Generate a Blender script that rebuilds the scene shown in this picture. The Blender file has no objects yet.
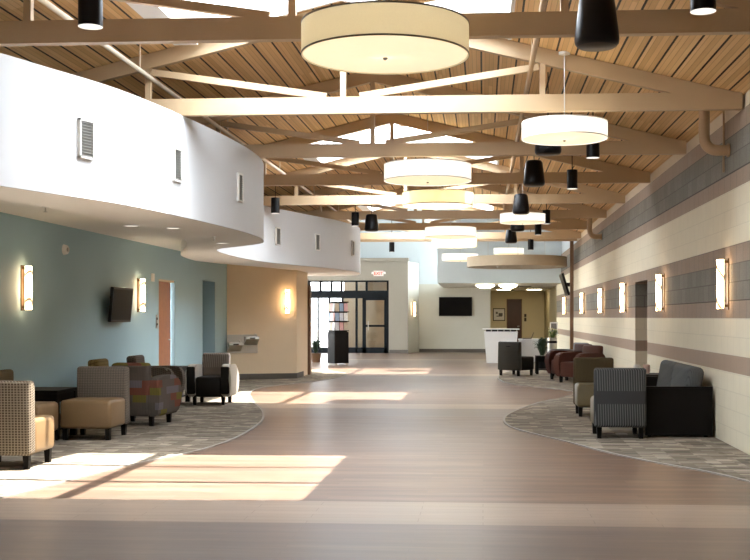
import bpy, bmesh, math, random
from mathutils import Vector, Matrix, Euler
random.seed(7)
sc = bpy.context.scene
col = sc.collection
R = math.radians
PI = math.pi

# ---------------------------------------------------------------- materials
class NT:
    def __init__(s, name):
        s.m = bpy.data.materials.new(name); s.m.use_nodes = True
        s.t = s.m.node_tree; s.t.nodes.clear()
        s.out = s.n('ShaderNodeOutputMaterial')
    def n(s, kind, **kw):
        x = s.t.nodes.new(kind)
        for k, v in kw.items():
            if hasattr(x, k): setattr(x, k, v)
        return x
    def l(s, a, b): s.t.links.new(a, b)
    def math(s, op, a, b=None, c=None):
        x = s.n('ShaderNodeMath'); x.operation = op
        for i, v in enumerate((a, b, c)):
            if v is None: continue
            if isinstance(v, (int, float)): x.inputs[i].default_value = v
            else: s.l(v, x.inputs[i])
        return x.outputs[0]
    def mix(s, f, a, b, mode='MIX'):
        x = s.n('ShaderNodeMix'); x.data_type = 'RGBA'; x.blend_type = mode
        for i, v in ((0, f), (6, a), (7, b)):
            if isinstance(v, (int, float)): x.inputs[i].default_value = v
            elif isinstance(v, tuple): x.inputs[i].default_value = (*v[:3], 1)
            else: s.l(v, x.inputs[i])
        return x.outputs[2]
    def coord(s):
        tc = s.n('ShaderNodeTexCoord'); sp = s.n('ShaderNodeSeparateXYZ'); s.l(tc.outputs['Object'], sp.inputs[0])
        return tc.outputs['Object'], sp.outputs
    def comb(s, x, y, z=0.0):
        c = s.n('ShaderNodeCombineXYZ')
        for i, v in enumerate((x, y, z)):
            if isinstance(v, (int, float)): c.inputs[i].default_value = v
            else: s.l(v, c.inputs[i])
        return c.outputs[0]
    def noise(s, vec, scale, detail=3, rough=.5):
        x = s.n('ShaderNodeTexNoise'); x.inputs['Scale'].default_value = scale
        x.inputs['Detail'].default_value = detail; x.inputs['Roughness'].default_value = rough
        if vec is not None: s.l(vec, x.inputs['Vector'])
        return x.outputs[0]
    def ramp(s, f, stops, const=False):
        x = s.n('ShaderNodeValToRGB'); r = x.color_ramp
        if const: r.interpolation = 'CONSTANT'
        while len(r.elements) < len(stops): r.elements.new(.5)
        for e, (p, c) in zip(r.elements, stops): e.position = p; e.color = (*c, 1)
        s.l(f, x.inputs[0]); return x.outputs[0]
    def bsdf(s, color, rough=.5, metal=0, spec=.5, bump=None, bstr=.3, bdist=.01, emis=None, estr=0):
        b = s.n('ShaderNodeBsdfPrincipled')
        if isinstance(color, tuple): b.inputs['Base Color'].default_value = (*color, 1)
        else: s.l(color, b.inputs['Base Color'])
        if isinstance(rough, (int, float)): b.inputs['Roughness'].default_value = rough
        else: s.l(rough, b.inputs['Roughness'])
        b.inputs['Metallic'].default_value = metal
        b.inputs['Specular IOR Level'].default_value = spec
        if emis: b.inputs['Emission Color'].default_value = (*emis, 1); b.inputs['Emission Strength'].default_value = estr
        if bump is not None:
            bp = s.n('ShaderNodeBump'); bp.inputs['Strength'].default_value = bstr; bp.inputs['Distance'].default_value = bdist
            s.l(bump, bp.inputs['Height']); s.l(bp.outputs[0], b.inputs['Normal'])
        s.l(b.outputs[0], s.out.inputs[0]); return s.m

def plain(name, c, rough=.5, metal=0, var=.08, scale=6, spec=.5, **kw):
    t = NT(name); v, _ = t.coord(); f = t.noise(v, scale)
    cc = t.mix(f, tuple(x * (1 - var) for x in c), tuple(min(1, x * (1 + var)) for x in c))
    return t.bsdf(cc, rough, metal, spec, **kw)

def emit(name, c, st):
    t = NT(name); e = t.n('ShaderNodeEmission'); v, _ = t.coord()
    f = t.noise(v, 3); cc = t.mix(f, tuple(x * .96 for x in c), c); t.l(cc, e.inputs[0]); e.inputs[1].default_value = st
    t.l(e.outputs[0], t.out.inputs[0]); return t.m

def m_floor():
    t = NT('plank_floor'); v, (x, y, z) = t.coord()
    br = t.n('ShaderNodeTexBrick'); t.l(v, br.inputs['Vector'])
    br.offset = .37; br.inputs['Scale'].default_value = 1; br.inputs['Brick Width'].default_value = 1.22; br.inputs['Row Height'].default_value = .128
    br.inputs['Mortar Size'].default_value = .0022; br.inputs['Mortar Smooth'].default_value = .3
    br.inputs['Color1'].default_value = (0, 0, 0, 1); br.inputs['Color2'].default_value = (1, 1, 1, 1); br.inputs['Mortar'].default_value = (.5, .5, .5, 1)
    base = t.ramp(br.outputs['Color'], [(0, (.095, .052, .030)), (.35, (.15, .085, .052)), (.7, (.225, .145, .098)), (1, (.125, .09, .068))])
    st = t.noise(t.comb(t.math('MULTIPLY', x, 1.6), t.math('MULTIPLY', y, 34)), 1.4, 6, .65)
    base = t.mix(t.math('MULTIPLY', t.ramp(st, [(.3, (0, 0, 0)), (.75, (1, 1, 1))]), .6), base, (.34, .225, .145))
    st3 = t.noise(t.comb(t.math('MULTIPLY', x, .5), t.math('MULTIPLY', y, 6)), 1.2, 4, .6)
    base = t.mix(t.ramp(st3, [(.38, (0, 0, 0)), (.6, (.7, .7, .7))]), base, (.075, .046, .032))
    st2 = t.noise(t.comb(t.math('MULTIPLY', x, 3), t.math('MULTIPLY', y, 90)), 1.1, 4, .6)
    base = t.mix(t.ramp(st2, [(.38, (0, 0, 0)), (.65, (.75, .75, .75))]), base, (.12, .085, .07))
    # lighter inlaid rows of planks that repeat down the hall
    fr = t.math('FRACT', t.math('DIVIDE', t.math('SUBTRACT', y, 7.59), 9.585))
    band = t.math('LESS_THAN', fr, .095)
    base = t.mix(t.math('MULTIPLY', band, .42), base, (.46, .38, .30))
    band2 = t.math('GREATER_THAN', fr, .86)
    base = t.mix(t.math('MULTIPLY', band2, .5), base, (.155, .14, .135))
    mort = t.mix(br.outputs['Fac'], base, (.13, .10, .085))
    rg = t.math('ADD', t.math('MULTIPLY', st, .14), .30)
    return t.bsdf(mort, rg, spec=.5, bump=t.math('SUBTRACT', 1, br.outputs['Fac']), bstr=.1, bdist=.002)

def m_carpet():
    t = NT('carpet_tiles'); v, (x, y, z) = t.coord()
    def cells(w, h, sx, sy):
        a = t.math('FLOOR', t.math('DIVIDE', t.math('ADD', x, sx), w)); b = t.math('FLOOR', t.math('DIVIDE', t.math('ADD', y, sy), h))
        wn = t.n('ShaderNodeTexWhiteNoise'); t.l(t.comb(a, b), wn.inputs[0]); return wn.outputs[0]
    c1 = cells(.30, .15, 20, 20); c2 = cells(.14, .05, 20.1, 20.05)
    f = t.math('ADD', t.math('MULTIPLY', c1, .45), t.math('MULTIPLY', c2, .55))
    c = t.ramp(f, [(0, (.09, .075, .055)), (.35, (.185, .155, .12)), (.6, (.25, .215, .165)), (1, (.52, .46, .37))])
    n = t.noise(v, 160, 2); c = t.mix(t.math('MULTIPLY', n, .5), c, (.11, .10, .085))
    return t.bsdf(c, .95, spec=.1, bump=n, bstr=.3, bdist=.004)

def m_block():
    t = NT('striped_concrete_block'); v, (x, y, z) = t.coord()
    u = t.math('ADD', y, t.math('MULTIPLY', x, 1.0))
    br = t.n('ShaderNodeTexBrick'); t.l(t.comb(u, z), br.inputs['Vector'])
    br.offset = .5; br.inputs['Scale'].default_value = 1; br.inputs['Brick Width'].default_value = .3; br.inputs['Row Height'].default_value = .2
    br.inputs['Mortar Size'].default_value = .006; br.inputs['Mortar Smooth'].default_value = .2
    br.inputs['Color1'].default_value = (0, 0, 0, 1); br.inputs['Color2'].default_value = (1, 1, 1, 1); br.inputs['Mortar'].default_value = (.5, .5, .5, 1)
    CR, BR, GR = (.74, .68, .53), (.38, .285, .215), (.225, .222, .19)
    M = 4.0
    c = t.ramp(t.math('DIVIDE', z, M), [(0, CR), (.8 / M, BR), (1.0 / M, CR), (1.4 / M, BR), (1.6 / M, GR), (2.0 / M, BR), (2.2 / M, CR), (2.8 / M, BR), (3.0 / M, GR), (3.4 / M, BR)], True)
    isg = t.ramp(t.math('DIVIDE', z, M), [(0, (0,)*3), (1.4 / M, (.6,)*3), (1.6 / M, (1,)*3), (2.0 / M, (.6,)*3), (2.2 / M, (0,)*3), (2.8 / M, (.5,)*3), (3.0 / M, (1,)*3), (3.4 / M, (.4,)*3)], True)
    n = t.noise(v, 3, 5, .6); nf = t.noise(v, 70, 3)
    c = t.mix(t.math('MULTIPLY', n, .28), c, t.mix(.45, c, (.1, .09, .08)))
    vary = t.math('MULTIPLY', br.outputs['Color'], .22)
    c = t.mix(t.math('MULTIPLY', vary, isg), c, (.50, .48, .43))
    c = t.mix(t.math('MULTIPLY', t.math('MULTIPLY', nf, isg), .9), c, (.12, .105, .09))
    jo = t.math('MULTIPLY', br.outputs['Fac'], t.math('ADD', t.math('MULTIPLY', isg, .7), .12))
    c = t.mix(jo, c, (.10, .09, .08))
    zl = t.math('LESS_THAN', t.math('ABSOLUTE', t.math('SUBTRACT', z, 3.0)), .009)
    zl2 = t.math('LESS_THAN', t.math('ABSOLUTE', t.math('SUBTRACT', z, 1.6)), .007)
    c = t.mix(t.math('MULTIPLY', t.math('MAXIMUM', zl, zl2), .75), c, (.05, .045, .04))
    h = t.math('ADD', t.math('MULTIPLY', br.outputs['Fac'], -1), t.math('MULTIPLY', nf, .5))
    return t.bsdf(c, .85, spec=.25, bump=h, bstr=.25, bdist=.01)

def m_deck():
    t = NT('slatted_wood_deck'); v, (x, y, z) = t.coord()
    g = t.math('FRACT', t.math('DIVIDE', t.math('ADD', x, 20.03), .2))
    gap = t.math('LESS_THAN', g, .10)
    f = t.math('FRACT', t.math('DIVIDE', t.math('ADD', x, 20.03), .05)); fine = t.math('LESS_THAN', f, .14)
    idx = t.math('FLOOR', t.math('DIVIDE', t.math('ADD', x, 20.03), .05))
    wn = t.n('ShaderNodeTexWhiteNoise'); wn.noise_dimensions = '2D'
    t.l(t.comb(idx, t.math('FLOOR', t.math('DIVIDE', y, 2.4))), wn.inputs[0])
    n = t.noise(t.comb(t.math('MULTIPLY', x, 30), t.math('MULTIPLY', y, 1.5)), 1, 4)
    c = t.ramp(t.math('ADD', t.math('MULTIPLY', wn.outputs[0], .6), t.math('MULTIPLY', n, .4)), [(0, (.58, .35, .15)), (.5, (.74, .48, .225)), (1, (.85, .61, .32))])
    c = t.mix(t.math('MULTIPLY', fine, .35), c, (.22, .13, .065))
    c = t.mix(gap, c, (.02, .013, .008))
    return t.bsdf(c, .55, spec=.3, bump=t.math('SUBTRACT', 1, gap), bstr=.5, bdist=.02)

def m_weave(name, a, b, w=.02, h=.02, lines=None, rough=.9):
    t = NT(name); v, (x, y, z) = t.coord()
    u = t.math('ADD', x, y); zz = t.math('ADD', z, t.math('MULTIPLY', y, .3))
    fx = t.math('FRACT', t.math('DIVIDE', t.math('ADD', u, 9), w)); fz = t.math('FRACT', t.math('DIVIDE', t.math('ADD', zz, 9), h))
    m = t.math('MAXIMUM', t.math('LESS_THAN', fx, .3), t.math('LESS_THAN', fz, .3)) if lines is None else t.math('MULTIPLY', t.math('LESS_THAN', fx, .28), t.math('GREATER_THAN', fz, .3))
    n = t.noise(v, 60, 3)
    c = t.mix(m, a, b); c = t.mix(t.math('MULTIPLY', n, .35), c, tuple((p + q) / 2 * .6 for p, q in zip(a, b)))
    return t.bsdf(c, rough, spec=.15, bump=n, bstr=.2, bdist=.003)

def m_patch():
    t = NT('multicoloured_block_fabric'); v, (x, y, z) = t.coord()
    u = t.math('ADD', t.math('ADD', x, y), 9)
    rz = t.math('FLOOR', t.math('DIVIDE', t.math('ADD', z, 9), .095))
    ux = t.math('FLOOR', t.math('DIVIDE', t.math('ADD', u, t.math('MULTIPLY', rz, .06)), .19))
    wn = t.n('ShaderNodeTexWhiteNoise'); t.l(t.comb(ux, rz), wn.inputs[0])
    c = t.ramp(wn.outputs[0], [(0, (.11, .09, .075)), (.22, (.17, .06, .04)), (.42, (.15, .13, .14)), (.62, (.15, .125, .03)), (.8, (.10, .085, .07))], True)
    st = t.math('LESS_THAN', t.math('FRACT', t.math('DIVIDE', u, .022)), .35)
    c = t.mix(t.math('MULTIPLY', st, .3), c, (.055, .05, .05))
    return t.bsdf(c, .9, spec=.15)

def m_glass(name, tint=(1, 1, 1), refl=.06):
    t = NT(name); a = t.n('ShaderNodeBsdfTransparent'); a.inputs[0].default_value = (*tint, 1)
    g = t.n('ShaderNodeBsdfGlossy'); g.inputs['Roughness'].default_value = .02
    m = t.n('ShaderNodeMixShader'); m.inputs[0].default_value = refl
    t.l(a.outputs[0], m.inputs[1]); t.l(g.outputs[0], m.inputs[2]); t.l(m.outputs[0], t.out.inputs[0]); return t.m

def m_shade(name, c, st):
    t = NT(name); v, _ = t.coord(); n = t.noise(v, 90, 2); cc = t.mix(n, tuple(x * .93 for x in c), c)
    d = t.n('ShaderNodeBsdfDiffuse'); t.l(cc, d.inputs[0]); tr = t.n('ShaderNodeBsdfTranslucent'); t.l(cc, tr.inputs[0])
    m = t.n('ShaderNodeMixShader'); m.inputs[0].default_value = .45; t.l(d.outputs[0], m.inputs[1]); t.l(tr.outputs[0], m.inputs[2])
    e = t.n('ShaderNodeEmission'); t.l(cc, e.inputs[0]); e.inputs[1].default_value = st
    ad = t.n('ShaderNodeAddShader'); t.l(m.outputs[0], ad.inputs[0]); t.l(e.outputs[0], ad.inputs[1])
    t.l(ad.outputs[0], t.out.inputs[0]); return t.m

def m_sconce():
    t = NT('lit_sconce_diffuser'); v, (x, y, z) = t.coord()
    w = t.n('ShaderNodeTexWave'); w.wave_type = 'BANDS'; w.bands_direction = 'DIAGONAL'
    w.inputs['Scale'].default_value = 1.9; w.inputs['Distortion'].default_value = 2.5; w.inputs['Detail'].default_value = 1
    t.l(v, w.inputs['Vector'])
    f = t.ramp(w.outputs[1], [(0, (.022, .013, .006)), (.14, (1, .66, .36))])
    e = t.n('ShaderNodeEmission'); t.l(f, e.inputs[0]); e.inputs[1].default_value = SCONCE
    t.l(e.outputs[0], t.out.inputs[0]); return t.m

SCONCE = 11.0
M = {}
M['floor'] = m_floor(); M['carpet'] = m_carpet(); M['block'] = m_block(); M['deck'] = m_deck()
M['white'] = plain('white_painted_drywall', (.60, .62, .63), .7, var=.02)
M['frame_white'] = plain('white_gloss_frame', (.85, .85, .84), .5, var=.02)
M['daylit_white'] = plain('daylit_white_drywall', (.60, .66, .69), .75, var=.02)  # bluish daylight of the tall hall put into the colour
M['offwhite'] = plain('off_white_drywall', (.56, .555, .49), .75, var=.02)  # off-white; on the television wall it carries warm room light
M['soffit'] = plain('warm_white_soffit', (.88, .865, .82), .8, var=.02)
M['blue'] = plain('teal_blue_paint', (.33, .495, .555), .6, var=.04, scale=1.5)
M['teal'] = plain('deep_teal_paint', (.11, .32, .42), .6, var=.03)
M['beige'] = plain('peach_beige_paint', (.74, .58, .39), .7, var=.03)
M['taupe'] = plain('taupe_paint', (.27, .24, .195), .75, var=.03)
M['taupe_warm'] = plain('warm_taupe_paint', (.36, .29, .19), .8)
M['yellow'] = plain('ochre_yellow_paint', (.62, .54, .35), .75, var=.03)
M['olive'] = plain('olive_brown_paint', (.24, .19, .095), .8, var=.05)
M['plaster'] = plain('cream_plaster', (.66, .56, .42), .8, var=.03)
M['dark_void'] = plain('dark_brown_paint', (.10, .085, .07), .9)
M['truss'] = plain('tan_painted_steel', (.50, .365, .22), .5, var=.04)
M['pipe'] = plain('tan_pipe_paint', (.42, .28, .16), .5)
M['cream_pipe'] = plain('cream_pipe_paint', (.66, .58, .46), .5)
M['black'] = plain('satin_black_plastic', (.008, .008, .009), .35, spec=.2)
M['black_wood'] = plain('black_laminate', (.008, .0065, .0055), .5, spec=.08)
M['dark_metal'] = plain('dark_bronze_metal', (.05, .04, .03), .35, .6)
M['dark_frame'] = plain('black_anodised_frame', (.008, .010, .012), .5, spec=.1)
M['steel'] = plain('brushed_stainless_steel', (.52, .50, .46), .28, .95)
M['base'] = plain('dark_taupe_rubber', (.10, .085, .07), .7)
M['rim'] = plain('dark_bronze_rim', (.16, .13, .09), .5)
M['wood_door'] = plain('orange_brown_wood', (.34, .125, .05), .45, var=.2, scale=12)
M['brown_door'] = plain('dark_red_brown_wood', (.055, .018, .011), .45, var=.2)
M['brown_trim'] = plain('brown_wood_trim', (.13, .065, .03), .5, var=.2)
M['tan_leather'] = plain('tan_leather', (.20, .125, .06), .45, var=.08)
M['olive_leather'] = plain('olive_leather', (.135, .105, .05), .45, var=.08)
M['maroon'] = plain('maroon_leather', (.055, .016, .012), .5, var=.12, spec=.2)
M['brown_leather'] = plain('reddish_brown_leather', (.085, .033, .024), .5, var=.12, spec=.2)
M['charcoal_vinyl'] = plain('charcoal_vinyl', (.035, .033, .028), .5, var=.1, spec=.2)
M['black_vinyl'] = plain('black_vinyl', (.011, .010, .009), .5, var=.1, spec=.15)
M['grey_fabric'] = plain('blue_grey_fabric', (.16, .175, .19), .9, var=.12, scale=60)
M['sofa_grey'] = m_weave('grey_striped_fabric', (.10, .105, .105), (.065, .068, .07), .018, .3, 1)
M['weave_brown'] = m_weave('brown_and_cream_basketweave', (.06, .04, .025), (.27, .225, .17), .03, .024)
M['weave_grey'] = m_weave('grey_brown_basketweave', (.22, .185, .15), (.085, .07, .058), .02, .02)
M['weave_char'] = m_weave('charcoal_pinstripe_fabric', (.036, .036, .036), (.135, .135, .13), .028, .5, 1)
M['weave_olive'] = m_weave('olive_ribbed_fabric', (.085, .065, .035), (.12, .095, .055), .02, .02, 1)
M['stripe_brown'] = m_weave('taupe_striped_fabric', (.18, .155, .135), (.33, .30, .27), .035, .5, 1)
M['stripe_dark'] = m_weave('dark_brown_ribbed_fabric', (.075, .058, .045), (.13, .105, .085), .03, .03)
M['olive_fabric'] = m_weave('mustard_olive_fabric', (.22, .16, .055), (.13, .09, .035), .05, .05)
M['lightgrey_vinyl'] = plain('pale_grey_vinyl', (.36, .34, .30), .55)
M['patch'] = m_patch()
M['glass'] = m_glass('clear_glass'); M['skyglass'] = m_glass('skylight_glass', (.97, .99, 1), .03)
M['sconce'] = m_sconce(); M['bowlglow'] = emit('bowl_lamp_glow', (1, .88, .64), 14)
M['shade_warm'] = m_shade('cream_fabric_shade', (.86, .78, .58), .12)
M['shade_lit'] = m_shade('lit_fabric_shade', (.93, .92, .88), .3)  # shade of lit drums: their brightness put into a whiter fabric colour
M['diff_warm'] = m_shade('cream_acrylic_diffuser', (.95, .89, .72), .22)
M['diff_white'] = m_shade('warm_acrylic_diffuser_lit', (.95, .88, .70), .28)
M['lampglow'] = emit('warm_lamp_glow', (1, .9, .72), 5)
M['downglow'] = emit('downlight_glow', (1, .93, .82), .8)
M['screen'] = plain('dark_screen', (.006, .005, .005), .35, var=.3, spec=.05)
M['grille'] = plain('grey_louvre_metal', (.22, .22, .20), .6)
M['white_metal'] = plain('white_powder_coat', (.75, .74, .70), .45)
M['canopy'] = plain('beige_canopy_paint', (.42, .35, .25), .7)
M['desk'] = plain('white_laminate', (.72, .73, .74), .35, var=.02)
M['leaf'] = plain('dark_green_leaf', (.015, .038, .013), .5, var=.5, scale=20)
M['leaf_light'] = plain('light_green_leaf', (.16, .24, .07), .5, var=.4, scale=20)
M['flower'] = plain('pale_yellow_petals', (.62, .58, .32), .6)
M['concrete'] = plain('pale_concrete_ground', (.55, .53, .49), .8, var=.1)
M['red'] = emit('lit_red_letter', (.9, .08, .05), 1.6)
M['paper'] = plain('off_white_paper', (.70, .68, .64), .6, var=.15, scale=30)
M['ink'] = plain('grey_print', (.12, .11, .10), .7, var=.5, scale=40)
M['mirror_clip'] = plain('antique_brass', (.14, .09, .045), .35, .7)
M['pink_glass'] = plain('rose_tinted_glass', (.55, .38, .33), .2)
M['pale_glass'] = plain('milky_white_glass', (.70, .68, .64), .2)
M['edge'] = plain('pale_grey_edging_strip', (.27, .25, .225), .5)
MAGS = [plain('magazine_cover_%s' % n, c, .4, var=.4, scale=25) for n, c in
        (('grey', (.40, .40, .42)), ('rose', (.45, .25, .24)), ('white', (.62, .62, .60)), ('tan', (.36, .30, .22)), ('blue', (.20, .27, .36)))]

# ---------------------------------------------------------------- mesh builder
KY = 1.5   # depth scale of the setting's plan
class MB:
    SY = KY
    def __init__(s): s.bm = bmesh.new()
    def box(s, c, d, rot=(0, 0, 0), bev=0, seg=2, taper=None):
        r = bmesh.ops.create_cube(s.bm, size=1); vs = r['verts']
        for v in vs:
            v.co = Vector((v.co.x * d[0], v.co.y * d[1], v.co.z * d[2]))
            if taper and v.co.z > 0: v.co.x *= taper[0]; v.co.y *= taper[1]
        if bev:
            es = list({e for v in vs for e in v.link_edges})
            rb = bmesh.ops.bevel(s.bm, geom=es, offset=bev, segments=seg, affect='EDGES', profile=.5)
            vs = list({v for f in rb['faces'] for v in f.verts} | {v for v in vs if v.is_valid})
        m = Matrix.Translation(c) @ Euler(rot).to_matrix().to_4x4()
        bmesh.ops.transform(s.bm, matrix=m, verts=vs); return s
    def b2(s, x0, x1, y0, y1, z0, z1, bev=0, seg=2):
        return s.box(((x0 + x1) / 2, (y0 + y1) / 2, (z0 + z1) / 2), (abs(x1 - x0), abs(y1 - y0), abs(z1 - z0)), bev=bev, seg=seg)
    def tube(s, a, b, r, r2=None, n=12, caps=True):
        a, b = Vector(a), Vector(b); d = b - a
        q = bmesh.ops.create_cone(s.bm, cap_ends=caps, segments=n, radius1=r, radius2=r if r2 is None else r2, depth=d.length)
        m = Matrix.Translation((a + b) / 2) @ d.to_track_quat('Z', 'Y').to_matrix().to_4x4()
        bmesh.ops.transform(s.bm, matrix=m, verts=q['verts']); return s
    def bar(s, a, b, w, h):  # rectangular bar in an x-z plane, w along y, h across
        a, b = Vector(a), Vector(b); d = b - a; n = Vector((-d.z, 0, d.x)).normalized() * h / 2; o = Vector((0, w / 2, 0))
        return s.poly8([a - n - o, b - n - o, b + n - o, a + n - o, a - n + o, b - n + o, b + n + o, a + n + o])
    def poly8(s, p):
        v = [s.bm.verts.new(q) for q in p]
        for f in ((0, 1, 2, 3), (7, 6, 5, 4), (0, 4, 5, 1), (1, 5, 6, 2), (2, 6, 7, 3), (3, 7, 4, 0)): s.bm.faces.new([v[i] for i in f])
        return s
    def prism(s, pts, ax, a, b):  # polygon pts (2D) extruded along axis
        def P(p, t): return {'x': (t, p[0], p[1]), 'y': (p[0], t, p[1]), 'z': (p[0], p[1], t)}[ax]
        lo = [s.bm.verts.new(P(p, a)) for p in pts]; hi = [s.bm.verts.new(P(p, b)) for p in pts]; n = len(pts)
        s.bm.faces.new(lo); s.bm.faces.new(hi[::-1])
        for i in range(n): s.bm.faces.new([lo[i], hi[i], hi[(i + 1) % n], lo[(i + 1) % n]])
        return s
    def lathe(s, prof, c=(0, 0, 0), n=32, closed=False):
        rings = []
        for r, z in prof:
            rings.append([s.bm.verts.new((c[0] + max(r, 1e-4) * math.cos(2 * PI * i / n), c[1] + max(r, 1e-4) * math.sin(2 * PI * i / n), c[2] + z)) for i in range(n)])
        k = len(rings)
        for j in range(k if closed else k - 1):
            for i in range(n):
                s.bm.faces.new([rings[j][i], rings[j][(i + 1) % n], rings[(j + 1) % k][(i + 1) % n], rings[(j + 1) % k][i]])
        return s
    def ribbon(s, pts, z0, z1, th):  # vertical wall along a plan curve, thickness th to the left side
        n = len(pts); off = []
        for i, p in enumerate(pts):
            a = Vector(pts[max(0, i - 1)]); b = Vector(pts[min(n - 1, i + 1)]); d = (b - a).normalized()
            off.append((p[0] - d.y * th, p[1] + d.x * th))
        A = [[s.bm.verts.new((q[0], q[1], z)) for q in L] for L in (pts, off) for z in (z0, z1)]
        a0, a1, b0, b1 = A
        for i in range(n - 1):
            for f in ((a0[i], a0[i + 1], a1[i + 1], a1[i]), (b0[i], b1[i], b1[i + 1], b0[i + 1]), (a1[i], a1[i + 1], b1[i + 1], b1[i]), (a0[i], b0[i], b0[i + 1], a0[i + 1])): s.bm.faces.new(f)
        for i in (0, n - 1): s.bm.faces.new([a0[i], a1[i], b1[i], b0[i]])
        return s
    def build(s, name, mat, parent=None, smooth=None, loc=None, rot=None, label=None):
        bmesh.ops.recalc_face_normals(s.bm, faces=s.bm.faces)
        if MB.SY != 1:
            for v in s.bm.verts: v.co.y *= MB.SY
        me = bpy.data.meshes.new(name); s.bm.to_mesh(me); s.bm.free()
        me.materials.append(M[mat] if isinstance(mat, str) else mat)
        if smooth is not None:
            me.polygons.foreach_set('use_smooth', [True] * len(me.polygons))
            try: me.set_sharp_from_angle(angle=R(smooth))
            except Exception: pass
        o = bpy.data.objects.new(name, me); col.objects.link(o)
        if parent: o.parent = parent
        if loc: o.location = loc
        if rot: o.rotation_euler = rot
        if label: o['label'] = label
        return o

def tag(o, label=None, cat=None, group=None, kind=None):
    if label: o['label'] = label
    if cat: o['category'] = cat
    if group: o['group'] = group
    if kind: o['kind'] = kind
    return o
def thing(name, label, cat, loc=(0, 0, 0), rz=0, group=None):
    o = bpy.data.objects.new(name, None); o.empty_display_size = .2; col.objects.link(o)
    o.location = loc; o.rotation_euler = (0, 0, rz); return tag(o, label, cat, group)
def struct(name, mb, mat, parent=None, smooth=None):
    o = mb.build(name, mat, parent, smooth)
    if not parent: o['kind'] = 'structure'
    return o
def sroot(name):
    o = bpy.data.objects.new(name, None); col.objects.link(o); o['kind'] = 'structure'; return o
def kids(o): return [c for c in bpy.data.objects if c.parent == o]
def dup(o, loc=None, rz=None, label=None, parent=None, mats=None):
    c = o.copy(); col.objects.link(c)
    if parent: c.parent = parent
    if loc is not None: c.location = loc
    if rz is not None: c.rotation_euler = (0, 0, rz)
    if label: c['label'] = label
    for ch in kids(o): dup(ch, parent=c)
    return c
def crom(P, k=6):
    out = []
    for i in range(len(P) - 1):
        p0, p1, p2, p3 = P[max(0, i - 1)], P[i], P[i + 1], P[min(len(P) - 1, i + 2)]
        for j in range(k):
            t = j / k
            out.append(tuple(.5 * (2 * p1[d] + (p2[d] - p0[d]) * t + (2 * p0[d] - 5 * p1[d] + 4 * p2[d] - p3[d]) * t * t + (3 * p1[d] - p0[d] - 3 * p2[d] + p3[d]) * t ** 3) for d in (0, 1)))
    out.append(tuple(P[-1])); return out

# ---------------------------------------------------------------- setting: plan constants
XR, XL = 2.72, -5.78
YB, YE, YH = -7.0, 21.8, 30.0            # back of hall, end of trussed roof, far wall
XC, ZP, SL = -1.5, 4.80, .245            # ridge line of the roof
def zr(x): return ZP - SL * abs(x - XC)

struct('floor', MB().b2(-8.2, 3.4, YB, 34.2, -.12, 0), 'floor')
g = MB().b2(-60, 60, -60, 90, -.3, -.14).build('ground', 'concrete'); g['kind'] = 'structure'

# right block wall with its recessed doorway
struct('wall_right', MB().b2(XR, XR + .6, YB, 12.42, 0, 3.6).b2(XR, XR + .6, 13.38, 27.6, 0, 3.6).b2(XR, XR + .6, 12.42, 13.38, 2.04, 3.6), 'block')
struct('wall_right_upper', MB().b2(XR + .02, XR + .6, YB, YE, 3.6, 4.1), 'plaster')
struct('wall_right_far', MB().b2(XR + .02, XR + .6, YE, 27.6, 3.6, 5.6), 'daylit_white')
d = sroot('door_3'); MB().b2(3.2, 3.25, 12.42, 13.38, 0, 2.04).build('door_panel', 'brown_door', d); MB().tube((3.19, 12.52, 1.0), (3.12, 12.52, 1.0), .012).tube((3.13, 12.52, 1.0), (3.13, 12.64, 1.0), .012).build('door_handle', 'steel', d)

# left blue wall: doorway, open passage
wl = MB().b2(XL - .3, XL, YB, 13.0, 0, 2.75).b2(XL - .3, XL, 13.7, 15.07, 0, 2.75).b2(XL - .3, XL, 15.77, 17.2, 0, 2.75).b2(XL - .3, XL, 13.0, 13.7, 2.1, 2.75).b2(XL - .3, XL, 15.07, 15.77, 2.18, 2.75)
struct('wall_left', wl, 'blue')
struct('wall_left_upper', MB().b2(XL - .3, XL, YB, 19.4, 2.75, 3.95), 'dark_void')
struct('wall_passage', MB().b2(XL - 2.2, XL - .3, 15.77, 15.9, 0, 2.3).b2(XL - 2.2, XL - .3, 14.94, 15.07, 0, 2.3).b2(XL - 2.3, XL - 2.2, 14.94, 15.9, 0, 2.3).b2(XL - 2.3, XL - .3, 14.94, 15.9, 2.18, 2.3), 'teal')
d = sroot('door_1'); MB().b2(XL - .12, XL - .075, 13.03, 13.67, 0, 2.08).build('door_panel', 'wood_door', d)
MB().b2(XL - .075, XL - .02, 13.0, 13.035, 0, 2.1).b2(XL - .075, XL - .02, 13.0, 13.7, 2.065, 2.1).build('door_frame', 'beige', d)
MB().tube((XL - .075, 13.58, 1.0), (XL - .03, 13.58, 1.0), .01).tube((XL - .03, 13.58, 1.0), (XL - .03, 13.47, 1.0), .01).build('door_handle', 'steel', d)
struct('baseboard_left', MB().b2(XL, XL + .012, YB, 13.0, 0, .1).b2(XL, XL + .012, 13.7, 15.07, 0, .1).b2(XL, XL + .012, 15.77, 16.5, 0, .1), 'base')

# peach beige block wall at the end of the blue wall, slightly turned
struct('wall_beige', MB().prism([(XL, 16.52), (-4.28, 16.88), (-4.28, 17.95), (XL, 17.95)], 'z', 0, 2.75), 'beige')
struct('baseboard_beige', MB().prism([(XL, 16.505), (-4.265, 16.865), (-4.265, 17.5), (-4.28, 17.5), (-4.28, 16.88), (XL, 16.52)], 'z', 0, .13), 'base')
struct('trim_1', MB().b2(-4.34, -4.22, 17.95, 18.1, 0, 2.2), 'brown_trim')

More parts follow.
